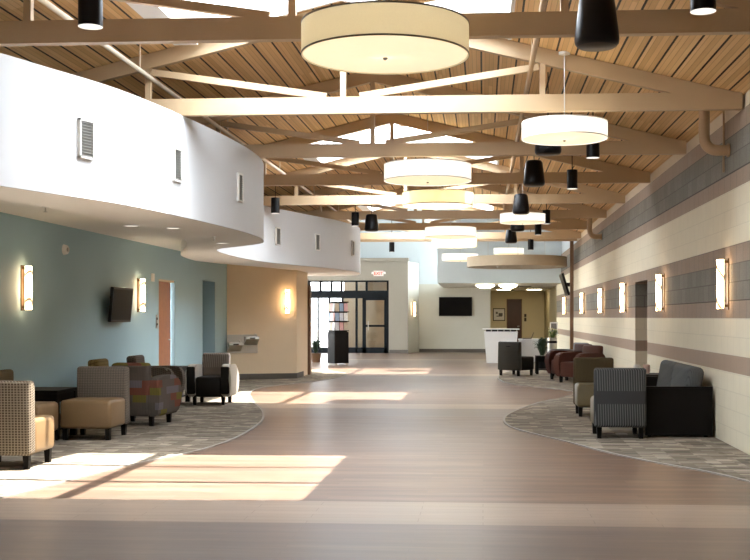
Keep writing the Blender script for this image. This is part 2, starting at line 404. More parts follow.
# wavy bulkhead: face, lowered soffit, raised inner ceiling
FACE = crom([(-4.3, YB), (-4.25, -1.5), (-3.6, .4), (-3.2, 1.6), (-3.02, 3.2), (-3.1, 4.1), (-3.55, 4.75), (-4.15, 5.3), (-4.12, 5.7), (-3.96, 5.98), (-3.77, 6.35), (-3.56, 6.75), (-3.40, 7.2), (-3.24, 7.9), (-3.08, 8.9), (-3.03, 9.6), (-3.07, 10.2), (-3.25, 10.75), (-3.7, 11.2), (-4.25, 11.7), (-4.42, 12.6), (-4.40, 13.6), (-4.26, 14.4), (-3.98, 15.05), (-3.72, 15.65), (-3.31, 16.5), (-3.05, 17.5), (-3.03, 18.2), (-3.25, 18.9), (-3.9, 19.3), (-4.9, 19.4), (XL, 19.4)])
struct('wall_left_bulkhead', MB().ribbon(FACE, 2.504, 3.6, .12), 'white', smooth=40)
INNER = crom([(-4.9, YB), (-4.8, -1), (-4.2, 1), (-4.0, 3), (-4.25, 4.6), (-4.85, 5.6), (-4.55, 6.4), (-4.25, 7.4), (-4.08, 8.6), (-4.05, 9.5), (-4.3, 10.6), (-4.9, 11.9), (-5.35, 13.0), (-5.5, 14.4), (-5.0, 15.4), (-4.6, 16.3), (-4.3, 17.4), (-4.5, 18.3), (-5.2, 18.9), (-5.7, 19.2)])
bm = MB(); n = len(FACE)
import bisect
fy = FACE; iy = INNER
K = 160
def resamp(P, k):
    L = [0]
    for a, b in zip(P, P[1:]): L.append(L[-1] + math.dist(a, b))
    out = []
    for i in range(k + 1):
        t = L[-1] * i / k; j = min(max(bisect.bisect_left(L, t), 1), len(P) - 1); u = (t - L[j - 1]) / max(1e-9, L[j] - L[j - 1])
        out.append((P[j - 1][0] + (P[j][0] - P[j - 1][0]) * u, P[j - 1][1] + (P[j][1] - P[j - 1][1]) * u))
    return out
def closest(P, q): return min(P, key=lambda p: math.dist(p, q))
A = resamp(FACE, K); Bf = resamp(INNER, 400)
Bm = []; last = 0
for i, p in enumerate(A):
    j = min(range(last, len(Bf)), key=lambda k: math.dist(Bf[k], p)); last = max(last, j); Bm.append(Bf[j])
Bm[-1] = Bf[-1]
for i in range(K):
    if Bm[i] == Bm[i + 1]: fs = [(A[i], A[i + 1], Bm[i])]
    else: fs = [(A[i], A[i + 1], Bm[i + 1], Bm[i])]
    for f in fs:
        lo = [bm.bm.verts.new((*q, 2.5)) for q in f]; bm.bm.faces.new(lo)
        hi = [bm.bm.verts.new((*q, 2.53)) for q in f]; bm.bm.faces.new(hi)
for i in range(K):
    if Bm[i] != Bm[i + 1]:
        v = [bm.bm.verts.new(q) for q in ((*Bm[i], 2.502), (*Bm[i + 1], 2.5), (*Bm[i + 1], 2.68), (*Bm[i], 2.68))]; bm.bm.faces.new(v)
struct('ceiling_soffit', bm, 'soffit')
p_ = min(FACE, key=lambda p: math.dist(p, (-3.40, 7.2)))
struct('sun_line_strip', MB().b2(p_[0] - .03, p_[0] + .012, p_[1] - .006, p_[1] + .006, 2.504, 3.6), 'frame_white')  # thin strip stands in for a line of sun and shade
struct('ceiling_left', MB().b2(XL, -4.45, YB, 19.2, 2.68, 2.74).b2(-4.45, -4.0, .9, 4.7, 2.68, 2.74).b2(-4.45, -3.95, 6.3, 11.3, 2.68, 2.74).b2(-4.45, -4.1, 16.0, 18.6, 2.68, 2.74), 'soffit')

# trussed roof deck with ridge skylights
SK = [(5.86 + 6.39 * k, 7.80 + 6.39 * k) for k in (-1, 0, 1, 2)]
SKW = 1.8; TH = .07
def slab(mb, xa, xb, y0, y1):  # one slope piece
    mb.poly8([(xa, y0, zr(xa)), (xb, y0, zr(xb)), (xb, y1, zr(xb)), (xa, y1, zr(xa)), (xa, y0, zr(xa) + TH), (xb, y0, zr(xb) + TH), (xb, y1, zr(xb) + TH), (xa, y1, zr(xa) + TH)])
mb = MB(); slab(mb, XL - .3, XC - SKW, YB, YE); slab(mb, XC + SKW, XR + .6, YB, YE)
ys = [YB] + [v for p in SK for v in p] + [YE]
for i in range(0, len(ys), 2):
    slab(mb, XC - SKW, XC, ys[i], ys[i + 1]); slab(mb, XC, XC + SKW, ys[i], ys[i + 1])
struct('ceiling', mb, 'deck')
CB = .22
for i, (a, b) in enumerate(SK):
    w = sroot('window_%d' % (i + 1)); fr = MB()
    for s_ in (-1, 1):
        x = XC + s_ * SKW; fr.b2(x - .04 if s_ > 0 else x + .26, x if s_ > 0 else x, a, b, zr(x) - .03, zr(x) + CB + .03)
        for y in (a, b):
            yy = (y, y + .04) if y == a else (y - .04, y)
            fr.prism([(XC, ZP - .03), (x, zr(x) - .03), (x, zr(x) + CB + .03), (XC, ZP + CB + .03)], 'y', *yy)
        for k in (1, 2):
            y = a + (b - a) * k / 3; fr.bar((XC, y, ZP + CB), (x, y, zr(x) + CB), .05, .05)
    fr.b2(XC - .055, XC + .055, a, b, ZP + CB - .06, ZP + CB + .02)
    fr.build('window_frame', 'frame_white', w)
    gl = MB()
    for s_ in (-1, 1):
        x = XC + s_ * SKW; v = [gl.bm.verts.new(q) for q in ((XC, a, ZP + CB + .02), (x, a, zr(x) + CB + .02), (x, b, zr(x) + CB + .02), (XC, b, ZP + CB + .02))]; gl.bm.faces.new(v)
    gl.build('window_pane', 'skyglass', w)

# unseen back of the hall: end wall, windows added to light facing surfaces
struct('wall_back', MB().b2(XL - .3, XR + .6, YB - .2, YB, 0, 1.5).b2(-4.4, -2.3, YB - .2, YB - .16, 1.5, 2.9).b2(.2, 1.9, YB - .2, YB - .16, 1.5, 2.9).b2(XL - .3, XR + .6, YB - .2, YB, 2.9, 5.0).b2(XL - .3, -4.4, YB - .2, YB, 1.5, 2.9).b2(1.9, XR + .6, YB - .2, YB, 1.5, 2.9), 'offwhite')
w = sroot('window_5'); fr = MB()
for x in (-4.4, -2.825, -1.25, .325, 1.86): fr.b2(x, x + .05, YB - .15, YB - .05, 1.5, 2.9)
fr.b2(-4.4, 1.9, YB - .15, YB - .05, 1.5, 1.55).b2(-4.4, 1.9, YB - .15, YB - .05, 2.85, 2.9); fr.build('window_frame', 'dark_frame', w)
MB().b2(-4.4, 1.9, YB - .11, YB - .10, 1.5, 2.9).build('window_pane', 'glass', w)

# far tall hall
ZT = 5.4
struct('ceiling_far', MB().b2(-8.2, 3.4, YE, 30.2, ZT, ZT + .1), 'daylit_white')
struct('wall_gable', MB().prism([(-8.2, 3.9), (XL - .3, 3.9), (XL - .3, zr(XL - .3) + TH), (XC, ZP + TH), (XR + .6, zr(XR + .6) + TH), (XR + .6, ZT + .1), (-8.2, ZT + .1)], 'y', YE, YE + .08), 'daylit_white')
struct('wall_far_left', MB().b2(-8.2, -8.0, 18.0, 19.4, 0, ZT).b2(-8.2, -8.0, 19.4, 23.2, 0, 2.6).b2(-8.2, -8.0, 19.4, 28.2, 0, .25).b2(-8.2, -8.0, 19.4, 28.2, 2.2, 4.1).b2(-8.2, -8.0, 19.4, 28.2, 5.1, ZT).b2(-8.2, -8.0, 28.2, 34.2, 3, ZT).b2(-8.2, XL, 17.95, 18.1, 0, ZT), 'offwhite')
w = sroot('window_6'); fr = MB()
for i in range(7):
    y = 19.4 + i * 8.74 / 6
    fr.b2(-8.14, -8.06, y, y + .06, .25, 2.4).b2(-8.14, -8.06, y, y + .06, 4.1, 5.1)
for z in (.25, 2.34, 4.1, 5.04): fr.b2(-8.14, -8.06, 19.4, 28.2, z, z + .06)
fr.build('window_frame', 'dark_frame', w); MB().b2(-8.105, -8.1, 23.2, 28.2, .25, 2.2).b2(-8.105, -8.1, 19.4, 28.2, 4.1, 5.1).build('window_pane', 'glass', w)
struct('wall_far', MB().b2(-8.2, -6.9, 30.0, 30.15, 3.6, ZT).b2(-6.9, -2.6, 30.0, 30.15, 2.9, ZT).b2(-2.62, .3, 30.0, 30.15, 2.75, ZT).b2(-3.7, -2.6, 30.0, 30.15, 0, 3), 'daylit_white')  # upper wall, blue daylight put into its colour
struct('wall_television', MB().b2(-2.62, .3, 30.0, 30.15, 0, 2.75), 'offwhite')  # same wall below, warm room light put into its colour
struct('wall_entrance', MB().b2(-8.2, -6.9, 29.0, 29.15, 0, 3.6).b2(-6.9, -3.7, 29.0, 29.15, 2.86, 3.6).b2(-3.7, -2.94, 29.0, 29.15, 0, 3.6), 'taupe')
struct('wall_entrance_return', MB().prism([(-2.94, 29.0), (-2.6, 29.99), (-2.75, 29.99), (-3.05, 29.15)], 'z', 0, 3.6), 'offwhite')
struct('trim_2', MB().prism([(-8.2, 28.95), (-2.92, 28.95), (-2.92, 29.2), (-8.2, 29.99)], 'z', 3.6, 3.74), 'taupe')
struct('wall_header', MB().b2(-1.6, XR + .6, 26.0, 26.15, 2.61, ZT), 'daylit_white')
struct('ceiling_recess', MB().b2(-1.6, 3.4, 26.15, 30.0, 2.61, 2.7).b2(.3, 3.4, 30.0, 34.2, 2.61, 2.7), 'offwhite')
struct('wall_office', MB().b2(.15, 1.08, 34.0, 34.15, 0, 2.61).b2(1.78, 3.4, 34.0, 34.15, 0, 2.61).b2(1.08, 1.78, 34.0, 34.15, 2.22, 2.61).b2(.15, .3, 30.15, 34.0, 0, 2.61), 'yellow')
struct('wall_office_side', MB().b2(2.80, 2.95, 27.6, 34.0, 0, 2.61), 'olive')
struct('baseboard_far', MB().b2(-2.58, .3, 29.985, 30.0, 0, .13).b2(-3.68, -2.94, 28.985, 29.0, 0, .13).b2(.3, 1.04, 33.985, 34.0, 0, .13).b2(1.82, 2.8, 33.985, 34.0, 0, .13), 'base')
d = sroot('door_2'); MB().b2(1.12, 1.74, 34.03, 34.07, 0, 2.2).build('door_panel', 'brown_door', d)
MB().b2(1.08, 1.12, 33.98, 34.12, 0, 2.24).b2(1.74, 1.78, 33.98, 34.12, 0, 2.24).b2(1.08, 1.78, 33.98, 34.12, 2.2, 2.24).build('door_frame', 'brown_trim', d)
MB().tube((1.66, 34.03, 1), (1.66, 33.97, 1), .012).tube((1.66, 33.97, 1), (1.56, 33.97, 1), .012).build('door_handle', 'steel', d)
# vestibule beyond the storefront
struct('wall_vestibule', MB().b2(-6.1, -3.0, 32.3, 32.45, 0, 3).b2(-8.2, -8.0, 29.15, 31.6, 0, 3).b2(-3.3, -3.15, 29.15, 32.3, 0, 3).b2(-8.2, -3.0, 29.15, 32.45, 2.95, 3.05), 'taupe_warm')
# storefront
w = sroot('window_7'); fr = MB(); f2 = MB()
for x in (-6.9, -6.45, -6.02, -5.62, -5.02, -4.62, -3.78): fr.b2(x, x + .08, 29.02, 29.13, 2.45, 2.86)
for x in (-6.9, -6.55, -6.10): fr.b2(x, x + .07, 29.02, 29.13, 0, 2.2)
for x in (-5.58, -5.02): fr.b2(x, x + .08, 29.02, 29.13, 0, 2.2)
fr.b2(-6.9, -3.7, 29.02, 29.13, 2.8, 2.86).b2(-6.9, -3.7, 28.99, 29.14, 2.16, 2.46).b2(-3.78, -3.7, 29.02, 29.13, 0, 2.86)
fr.b2(-6.9, -4.7, 29.02, 29.13, 0, .22).b2(-6.05, -5.5, 29.02, 29.13, 1.05, 1.13)
fr.build('window_frame', 'dark_frame', w); MB().b2(-6.9, -4.74, 29.07, 29.08, 0, 2.8).b2(-4.74, -3.7, 29.07, 29.08, 2.3, 2.8).build('window_pane', 'glass', w)
d = sroot('door_4'); MB().b2(-4.74, -4.60, 29.0, 29.06, 0, 2.16).b2(-3.88, -3.78, 29.0, 29.06, 0, 2.16).b2(-4.74, -3.78, 29.0, 29.06, 0, .22).b2(-4.74, -3.78, 29.0, 29.06, 2.08, 2.16).b2(-4.74, -3.78, 29.0, 29.06, 1.03, 1.11).build('door_frame', 'dark_frame', d)
MB().b2(-4.62, -3.86, 29.03, 29.04, .2, 2.1).build('door_pane', 'glass', d); MB().b2(-4.52, -4.49, 28.96, 28.985, .9, 1.25).build('door_handle', 'steel', d)

# ---------------------------------------------------------------- carpets
RC = crom([(2.72, 5.55), (2.42, 6.2), (2.1, 6.8), (1.61, 7.37), (1.28, 7.85), (.95, 8.46), (.58, 9.09), (.35, 9.6), (.29, 10.25), (.42, 11.0), (.9, 12.27), (1.5, 13.3), (1.75, 13.95), (1.45, 14.6), (.95, 15.2), (.55, 15.85), (.38, 16.7), (.36, 17.6), (.5, 18.7), (.95, 19.9), (1.8, 20.9), (2.72, 21.4)])
LC = crom([(XL, 3.9), (-5.0, 4.5), (-4.3, 5.1), (-3.79, 5.65), (-3.58, 6.3), (-3.38, 6.96), (-3.02, 7.72), (-2.89, 8.6), (-2.98, 9.8), (-3.17, 10.6), (-3.42, 11.3), (-3.76, 12.07), (-4.12, 12.97), (-4.38, 13.8), (-4.45, 14.6), (-4.25, 15.2), (-3.92, 15.7), (-3.5, 16.8), (-3.32, 17.7), (-3.5, 18.6), (-4.2, 19.5)])
def outline(mb, P, z0, z1, w):
    n = len(P); L = []
    for i, p in enumerate(P):
        a = Vector(P[max(0, i - 1)]); b = Vector(P[min(n - 1, i + 1)]); dd = (b - a).normalized(); nn = Vector((-dd.y, dd.x)) * w / 2
        L.append(((p[0] + nn.x, p[1] + nn.y), (p[0] - nn.x, p[1] - nn.y)))
    for (a, b), (c, e) in zip(L, L[1:]): mb.poly8([(*a, z0), (*b, z0), (*e, z0), (*c, z0), (*a, z1), (*b, z1), (*e, z1), (*c, z1)])
    return mb
t = thing('carpet', 'wavy-edged grey patterned carpet under the sofa side along the striped block wall', 'carpet')
MB().prism(RC, 'z', 0, .008).build('pile', 'carpet', t); outline(MB(), RC, 0, .011, .03).build('edging_strip', 'edge', t)
t = thing('carpet', 'wavy-edged grey patterned carpet under the chairs along the blue wall', 'carpet')
MB().prism(LC[:] + [(-5.0, 19.7), (-5.0, 18.1), (-4.34, 18.1), (-4.34, 17.95), (-4.28, 17.95), (-4.28, 16.88), (XL, 16.52)], 'z', 0, .008).build('pile', 'carpet', t); outline(MB(), LC, 0, .011, .03).build('edging_strip', 'edge', t)

MB.SY = 1; YB *= KY; YE *= KY; YH *= KY; FACE = [(x, y * KY) for x, y in FACE]
# ---------------------------------------------------------------- roof trusses
def truss():
    t = thing('roof_truss', '', 'roof truss', group='painted steel roof trusses across the hall')
    W = .09
    MB().b2(XL + .02, XR - .01, -W / 2, W / 2, 3.60, 3.78).build('bottom_chord', 'truss', t)
    for s_ in (-1, 1):
        xe = (XL + .02) if s_ < 0 else XR - .01
        MB().prism([(XC, ZP - .005), (xe, zr(xe) - .005), (xe, max(3.6, zr(xe) - .18)), (XC, ZP - .18)], 'y', -W / 2 + .003, W / 2 - .003).build('top_chord', 'truss', t)
        xp = XC + s_ * 2.13
        MB().b2(xp - .03, xp + .03, -.03, .03, 3.77, zr(xp) - .16).build('post', 'truss', t)
        MB().bar((xp - s_ * .04, 0, zr(xp) - .20), (XC + s_ * .18, 0, 3.79), .06, .07).build('brace', 'truss', t)
    MB().b2(XC - .03, XC + .03, -.03, .03, 3.77, ZP - .16).build('post', 'truss', t)
    return t
names = {-3: 'tan steel roof truss furthest behind the viewer', -2: 'tan steel roof truss second behind the viewer', -1: 'tan steel roof truss just above the near floor, over the viewer',
 0: 'brown steel roof truss nearest the viewer, crossing behind the largest drum pendant', 1: 'second steel roof truss from the viewer, beside the nearest skylight, bottom chord bright',
 2: 'third steel roof truss from the viewer, where the first white bulkhead bulges', 3: 'fourth steel roof truss from the viewer, meeting the bulging end of the first bulkhead',
 4: 'fifth steel roof truss from the viewer, at the far end of the second skylight', 5: 'sixth steel roof truss from the viewer, above the second bulkhead',
 6: 'seventh steel roof truss from the viewer, before the third skylight', 7: 'farthest steel roof truss, last one before the far white wall'}
T0 = None
for k in range(-3, 8):
    loc = (0, (5.78 + 2.13 * k) * KY, 0)
    if T0 is None: T0 = truss(); T0.location = loc; T0['label'] = names[k]
    else: dup(T0, loc, label=names[k])
o = MB().b2(XL + .02, XR - .01, YE - .4, YE - .28, 3.62, 3.76).build('end_beam', 'truss'); tag(o, 'plain tan beam closing the trussed roof before the far white wall', 'beam')

# sprinkler pipes and drains
o = MB().tube((XC + 2.0, YB + .02, 4.02), (XC + 2.0, YE - .1, 4.02), .028)
for y in [v + .4 for v in range(-9, 32, 4)]: o.tube((XC + 2.0, y, 4.02), (XC + 2.0, y, zr(XC + 2) + .02), .008, n=6)
tag(o.build('sprinkler_pipe', 'pipe', smooth=40), 'tan sprinkler pipe running down the right slope of the wood roof', 'pipe')
o = MB().tube((XC - 2.08, YB + .02, 4.0), (XC - 2.08, YE - .1, 4.0), .024)
for y in [v + .4 for v in range(-9, 32, 4)]: o.tube((XC - 2.08, y, 4.0), (XC - 2.08, y, zr(XC - 2.08) + .0), .008, n=6)
tag(o.build('sprinkler_pipe', 'cream_pipe', smooth=40), 'cream sprinkler pipe running above the white wavy bulkhead', 'pipe')
def drain(y, label):
    t = thing('drain_pipe', label, 'pipe', (2.44, y, 0), group='roof drain elbows on the right wall')
    pts = [(0, 0, 3.76), (0, 0, 3.42)] + [(.14 - .14 * math.cos(a), 0, 3.40 - .14 * math.sin(a)) for a in [R(15 * i) for i in range(1, 7)]] + [(.27, 0, 3.26)]
    m = MB(); rings = []
    for i, p in enumerate(pts):
        a, b = Vector(pts[max(0, i - 1)]), Vector(pts[min(len(pts) - 1, i + 1)]); dd = (b - a).normalized(); u = Vector((-dd.z, 0, dd.x)); p = Vector(p)
        rings.append([m.bm.verts.new(p + (u * math.cos(2 * PI * j / 20) + Vector((0, 1, 0)) * math.sin(2 * PI * j / 20)) * .06) for j in range(20)])
    for r0, r1 in zip(rings, rings[1:]):
        for j in range(20): m.bm.faces.new([r0[j], r0[(j + 1) % 20], r1[(j + 1) % 20], r1[j]])
    m.build('elbow_pipe', 'pipe', t, smooth=60)
    MB().tube((.25, 0, 3.26), (.268, 0, 3.26), .075, n=16).build('flange', 'pipe', t, smooth=30)
    return t
drain(12.45, 'thick tan drain elbow entering the striped wall below the second roof truss')
drain(17.1 * 1.5, 'far tan drain elbow near the slim column')
o = MB().b2(2.52, 2.62, 32.4, 32.5, 0, 3.75).build('steel_column', 'brown_trim'); tag(o, 'slim brown steel column standing at the far end of the striped wall', 'column')
o = MB().tube((2.705, 12.7, 3.05), (2.705, 12.7, 3.74), .012, n=8).build('conduit', 'pipe'); tag(o, 'thin tan conduit beside the nearer drain elbow on the striped wall', 'conduit')

# ---------------------------------------------------------------- drum pendants
def drum(x, y, z, D, H, warm, label, group, ztop):
    t = thing('drum_pendant', label, 'pendant lamp', (x, y, z), group=group); r = D / 2
    sh, df = ('shade_warm', 'diff_warm') if warm else ('shade_lit', 'diff_white')
    MB().lathe([(r, 0), (r, H), (r - .008, H), (r - .008, 0)], n=64, closed=True).build('lamp_shade', sh, t, smooth=40)
    MB().lathe([(0, -.012), (r * .7, -.008), (r - .012, .008), (r - .012, .016), (0, .004)], n=64).build('diffuser', df, t, smooth=60)
    for zz in (0, H - .012): MB().lathe([(r + .003, zz), (r + .003, zz + .012), (r - .001, zz + .012), (r - .001, zz)], n=64, closed=True).build('rim', 'rim' if warm else 'white_metal', t, smooth=40)
    MB().lathe([(0, -.03), (.014, -.025), (.018, -.012), (0, -.008)], n=16).build('finial', 'steel', t, smooth=60)
    b = MB().tube((0, 0, .03), (0, 0, .14), .045, .03); b.build('bulb', 'lampglow', t, smooth=60)
    m = MB()
    for a in (0, 120, 240): m.tube((0, 0, H - .02), (math.cos(R(a)) * (r - .02), math.sin(R(a)) * (r - .02), H - .02), .006, n=6)
    m.build('spider_frame', 'steel', t)
    MB().tube((0, 0, H - .03), (0, 0, ztop - z - .02), .006, n=8).build('cord', 'steel', t)
    MB().lathe([(0, ztop - z - .035), (.06, ztop - z - .03), (.06, ztop - z), (0, ztop - z)], n=20).build('ceiling_cap', 'white_metal', t)
    return t
G1, G2 = 'large drum pendants down the hall', 'small white drum pendants right of centre'
for y, w, l in ((5.29, 1, 'largest and nearest drum pendant, cream with dark rims, before the first truss'),
                (10.18, 0, 'brightly lit large drum pendant directly above a yellower cream one, second nearest'),
                (12.49, 1, 'cream large drum pendant hanging just below and behind the second brightly lit one'),
                (17.39, 0, 'brightly lit large drum pendant in the far pair above the reception end'),
                (19.72, 1, 'cream large drum pendant in the far pair, tucked under a white one'),
                (24.65, 0, 'farthest large drum pendant, bright white against the pale far wall')):
    drum(-.76 if y > 6 else -.70, y * KY, 3.29, 1.2, .23, w, l, G1, zr(-.76) if y * KY < YE else ZT)
for x, y, l in ((.86, 7.88, 'nearest small white drum pendant, right of centre below the second truss'), (.79, 14.85, 'middle small white drum pendant, between black speakers'), (.77, 22.25, 'farthest small white drum pendant, above the round canopy')):
    drum(x, y * KY, 3.30, .9, .18, 0, l, G2, zr(x) if y * KY < YE else ZT)

# black cylinder downlights and hanging speakers
def cyl_light():
    t = thing('cylinder_downlight', '', 'downlight', group='black cylinder downlights')
    MB().lathe([(.084, 0), (.084, .30), (.0, .30)], n=28).build('housing', 'black', t, smooth=40)
    MB().lathe([(.084, .0), (.076, .0), (.06, .05), (0, .05)], n=28).build('reflector', 'downglow', t, smooth=40)
    MB().tube((0, 0, .29), (0, 0, .6), .008, n=8).build('stem', 'black', t)
    return t
def speaker():
    t = thing('pendant_speaker', '', 'speaker', group='black bell-shaped pendant speakers')
    MB().lathe([(0, .0), (.135, .0), (.152, .02), (.156, .05), (.122, .33), (.10, .36), (0, .37)], n=32).build('housing', 'black', t, smooth=50)
    MB().lathe([(0, -.008), (.125, -.006), (.135, .004)], n=32).build('grille', 'dark_metal', t, smooth=50)
    MB().tube((0, 0, .36), (0, 0, .9), .006, n=8).build('cable', 'black', t)
    return t
def hang(o, x, y, z, h):   # stretch the stem or cable to the roof above
    top = (zr(x) if y < YE else ZT) - z
    for c in kids(o):
        if c.name.split('.')[0] in ('stem', 'cable'):
            c.data = c.data.copy(); zs = max(v.co.z for v in c.data.vertices)
            for v in c.data.vertices:
                if v.co.z > zs - .01: v.co.z = top
CL = [(-2.74, 5.07, 3.45, 'black cylinder downlight at upper left in front of the nearest truss'), (1.46, 4.99, 3.45, 'black cylinder downlight at upper right, near the top edge'),
      (1.40, 9.52, 3.45, 'black cylinder downlight just right of and behind the nearest small white drum'), (1.41, 11.81, 3.45, 'black cylinder downlight between the third and fourth trusses on the right'),
      (1.38, 16.23, 3.45, 'black cylinder downlight overlapping the right end of the middle small drum'), (1.36, 18.4, 3.45, 'black cylinder downlight just beyond the middle small drum'),
      (1.37, 21.4, 3.35, 'farthest right cylinder downlight, above the round canopy'), (-2.84, 16.4, 3.45, 'grey-black cylinder downlight beside the left bell speaker'),
      (-2.84, 23.01, 3.45, 'small cylinder downlight against the pale far wall at left'), (-4.0, 14.14, 3.42, 'cylinder downlight hanging over the second bulkhead next to the first bulge')]
C0 = None
for x, y, z, l in CL:
    y *= KY
    if C0 is None: C0 = cyl_light(); c = C0; c['label'] = l; c.location = (x, y, z)
    else: c = dup(C0, (x, y, z), label=l)
    hang(c, x, y, z, .3)
SP = [(.79, 5.19, 3.3, 'largest and nearest black bell speaker, hanging at the top right of centre'), (.75, 8.6, 3.3, 'black bell speaker hidden mostly above the nearest small white drum'),
      (.73, 10.66, 3.3, 'black bell speaker right of the second large drum pendant'), (.69, 13.55, 3.3, 'black bell speaker directly over the middle small drum'),
      (.75, 16.22, 3.3, 'black bell speaker peeking out below the middle small drum'), (.71, 18.85, 3.3, 'farthest black bell speaker, above the farthest small drum'),
      (-2.43, 16.09, 3.3, 'lone black bell speaker on the left beside the second bulkhead')]
S0 = None
for x, y, z, l in SP:
    y *= KY
    if S0 is None: S0 = speaker(); c = S0; c['label'] = l; c.location = (x, y, z)
    else: c = dup(S0, (x, y, z), label=l)
    hang(c, x, y, z, .37)

# ---------------------------------------------------------------- wall sconces
def sconce():
    t = thing('wall_sconce', '', 'wall lamp', group='tall warm wall sconces')   # local -Y is the room side
    MB().b2(-.045, .045, -.015, 0, 0, .57, .003).build('backplate', 'mirror_clip', t)
    pr = [(-.05, -.06), (-.047, -.09), (-.028, -.118), (0, -.128), (.028, -.118), (.047, -.09), (.05, -.06)]
    MB().prism(pr, 'z', .012, .558).build('diffuser', 'sconce', t, smooth=50)
    for z in (.03, .52): MB().b2(-.03, .03, -.075, -.012, z, z + .03, .003).build('bracket', 'mirror_clip', t)
    return t
SCN = [(XR, y, 1.50, -90, l) for y, l in ((8.35, 'nearest and largest lit sconce on the striped block wall'), (11.25, 'second lit sconce on the striped wall, just before the dark doorway'),
    (14.17, 'third lit sconce on the striped wall, just beyond the dark doorway'), (16.86, 'fourth lit sconce on the striped wall from the viewer'), (19.97, 'fifth lit sconce on the striped wall, before the slim column'), (24.3, 'farthest lit sconce on the striped wall, beyond the slim column'))]
SCN += [(XL, 9.07, 1.50, 90, 'lit sconce on the blue wall nearest the viewer'), (XL, 12.19, 1.50, 90, 'lit sconce on the blue wall between the screen and the wood door')]
SCN += [(-4.49, 16.825, 1.49, math.degrees(math.atan2(.54, 1.5)), 'lit sconce on the peach beige wall'), (-2.80, 29.40, 1.45, math.degrees(math.atan2(1.485, .34)), 'lit sconce on the angled wall near the far entrance')]
N0 = None
for x, y, z, a, l in SCN:
    rz = R(a); y *= KY
    if N0 is None: N0 = sconce(); c = N0; c['label'] = l; c.location = (x, y, z); c.rotation_euler = (0, 0, rz)
    else: c = dup(N0, (x, y, z), rz, l)

# ---------------------------------------------------------------- bulkhead vents, soffit fittings
def vent():
    t = thing('air_vent', '', 'air vent', group='louvred vents on the white bulkheads')
    MB().b2(-.10, .10, -.02, .01, 0, .02).b2(-.10, .10, -.02, .01, .34, .36).b2(-.10, -.082, -.02, .01, 0, .36).b2(.082, .10, -.02, .01, 0, .36).build('vent_frame', 'white_metal', t)
    MB().b2(-.09, .09, -.004, .006, .015, .35).build('backing', 'grille', t)
    m = MB()
    for i in range(12): m.box((0, -.009, .03 + i * .027), (.17, .018, .004), (R(35), 0, 0))
    m.build('louvre', 'grille', t); return t
V0 = None
def facepoint(y, side):
    i = min(range(len(FACE)), key=lambda j: abs(FACE[j][1] - y) + (0 if FACE[j][0] > -4.6 else 9)); a, b = Vector(FACE[i - 1]), Vector(FACE[i + 1]); d_ = (b - a).normalized()
    return FACE[i], d_
for y, l in ((6.6, 'louvred vent nearest the viewer on the first white bulkhead'), (7.79, 'middle louvred vent on the first white bulkhead'), (9.1, 'louvred vent nearest the bulge of the first bulkhead'),
             (14.74, 'left louvred vent on the second bulkhead'), (15.97, 'middle louvred vent on the second bulkhead'), (17.42, 'right louvred vent on the second bulkhead')):
    p, d_ = facepoint(y * KY, 0)
    loc = (p[0] + d_.y * .012, p[1] - d_.x * .012, 2.86); rz = math.atan2(d_.y, d_.x)
    if V0 is None: V0 = vent(); c = V0; c['label'] = l; c.location = loc; c.rotation_euler = (0, 0, rz)
    else: c = dup(V0, loc, rz, l)
def recessed(x, y, l):
    t = thing('recessed_light', l, 'ceiling light', (x, y, 2.5), group='recessed lights in the curved soffit')
    MB().lathe([(.075, 0), (.09, -.006), (.10, 0)], n=28).build('trim_ring', 'white_metal', t)
    MB().lathe([(0, -.003), (.075, -.003)], n=28).build('lens', 'downglow', t); return t
for x, y, l in ((-3.75, 13.26, 'recessed soffit light nearest the viewer under the face of the first bulkhead'), (-4.15, 12.9, 'recessed soffit light nearest the blue wall'), (-3.80, 16.0, 'recessed soffit light under the bulge of the first bulkhead')): recessed(x, y, l)
def sprinkler(x, y, l):
    t = thing('fire_sprinkler', l, 'sprinkler', (x, y, 2.5), group='sprinkler heads on the soffit')
    MB().lathe([(0, -.008), (.035, -.006), (.04, 0)], n=20).build('escutcheon', 'white_metal', t); MB().tube((0, 0, -.05), (0, 0, 0), .008, n=8).tube((0, 0, -.052), (0, 0, -.048), .022).build('deflector', 'steel', t)
sprinkler(-3.6, 14.7, 'sprinkler head beneath the bulge of the first bulkhead'); sprinkler(-4.28, 10.63, 'sprinkler head in the soffit nearest the viewer')

# ---------------------------------------------------------------- blue wall fittings
t = thing('wall_screen', 'black television on a tilting bracket on the blue wall', 'screen', (XL, 17.0, 1.34))
MB().box((.14, 0, .27), (.05, .96, .54), (0, R(5), 0), bev=.008).build('casing', 'black', t)
MB().box((.167, 0, .27), (.004, .90, .47), (0, R(5), 0)).build('display', 'screen', t)
MB().b2(0, .12, -.12, .12, .15, .40).build('bracket', 'black', t)
t = thing('smoke_alarm', 'round white alarm high on the blue wall right of the nearest sconce', 'alarm', (XL, 15.0, 2.35), rz=0)
MB().tube((0, 0, 0), (.05, 0, 0), .075, .06, n=24).build('housing', 'white_metal', t, smooth=40); MB().tube((.05, 0, 0), (.07, 0, 0), .03).build('lens', 'steel', t, smooth=40)
t = thing('thermostat', 'small white sensor box right of the second blue wall sconce', 'thermostat', (XL, 19.08, 2.04)); MB().b2(0, .04, -.05, .05, 0, .14, .008).build('cover', 'white_metal', t)
t = thing('light_switch', 'pair of light switches beside the wood door on the blue wall', 'switch', (XL, 19.36, 1.22)); MB().b2(0, .01, -.04, .04, 0, .24, .003).build('plate', 'steel', t)
for z in (.05, .15): MB().b2(.01, .018, -.018, .018, z, z + .04).build('toggle', 'black', t)

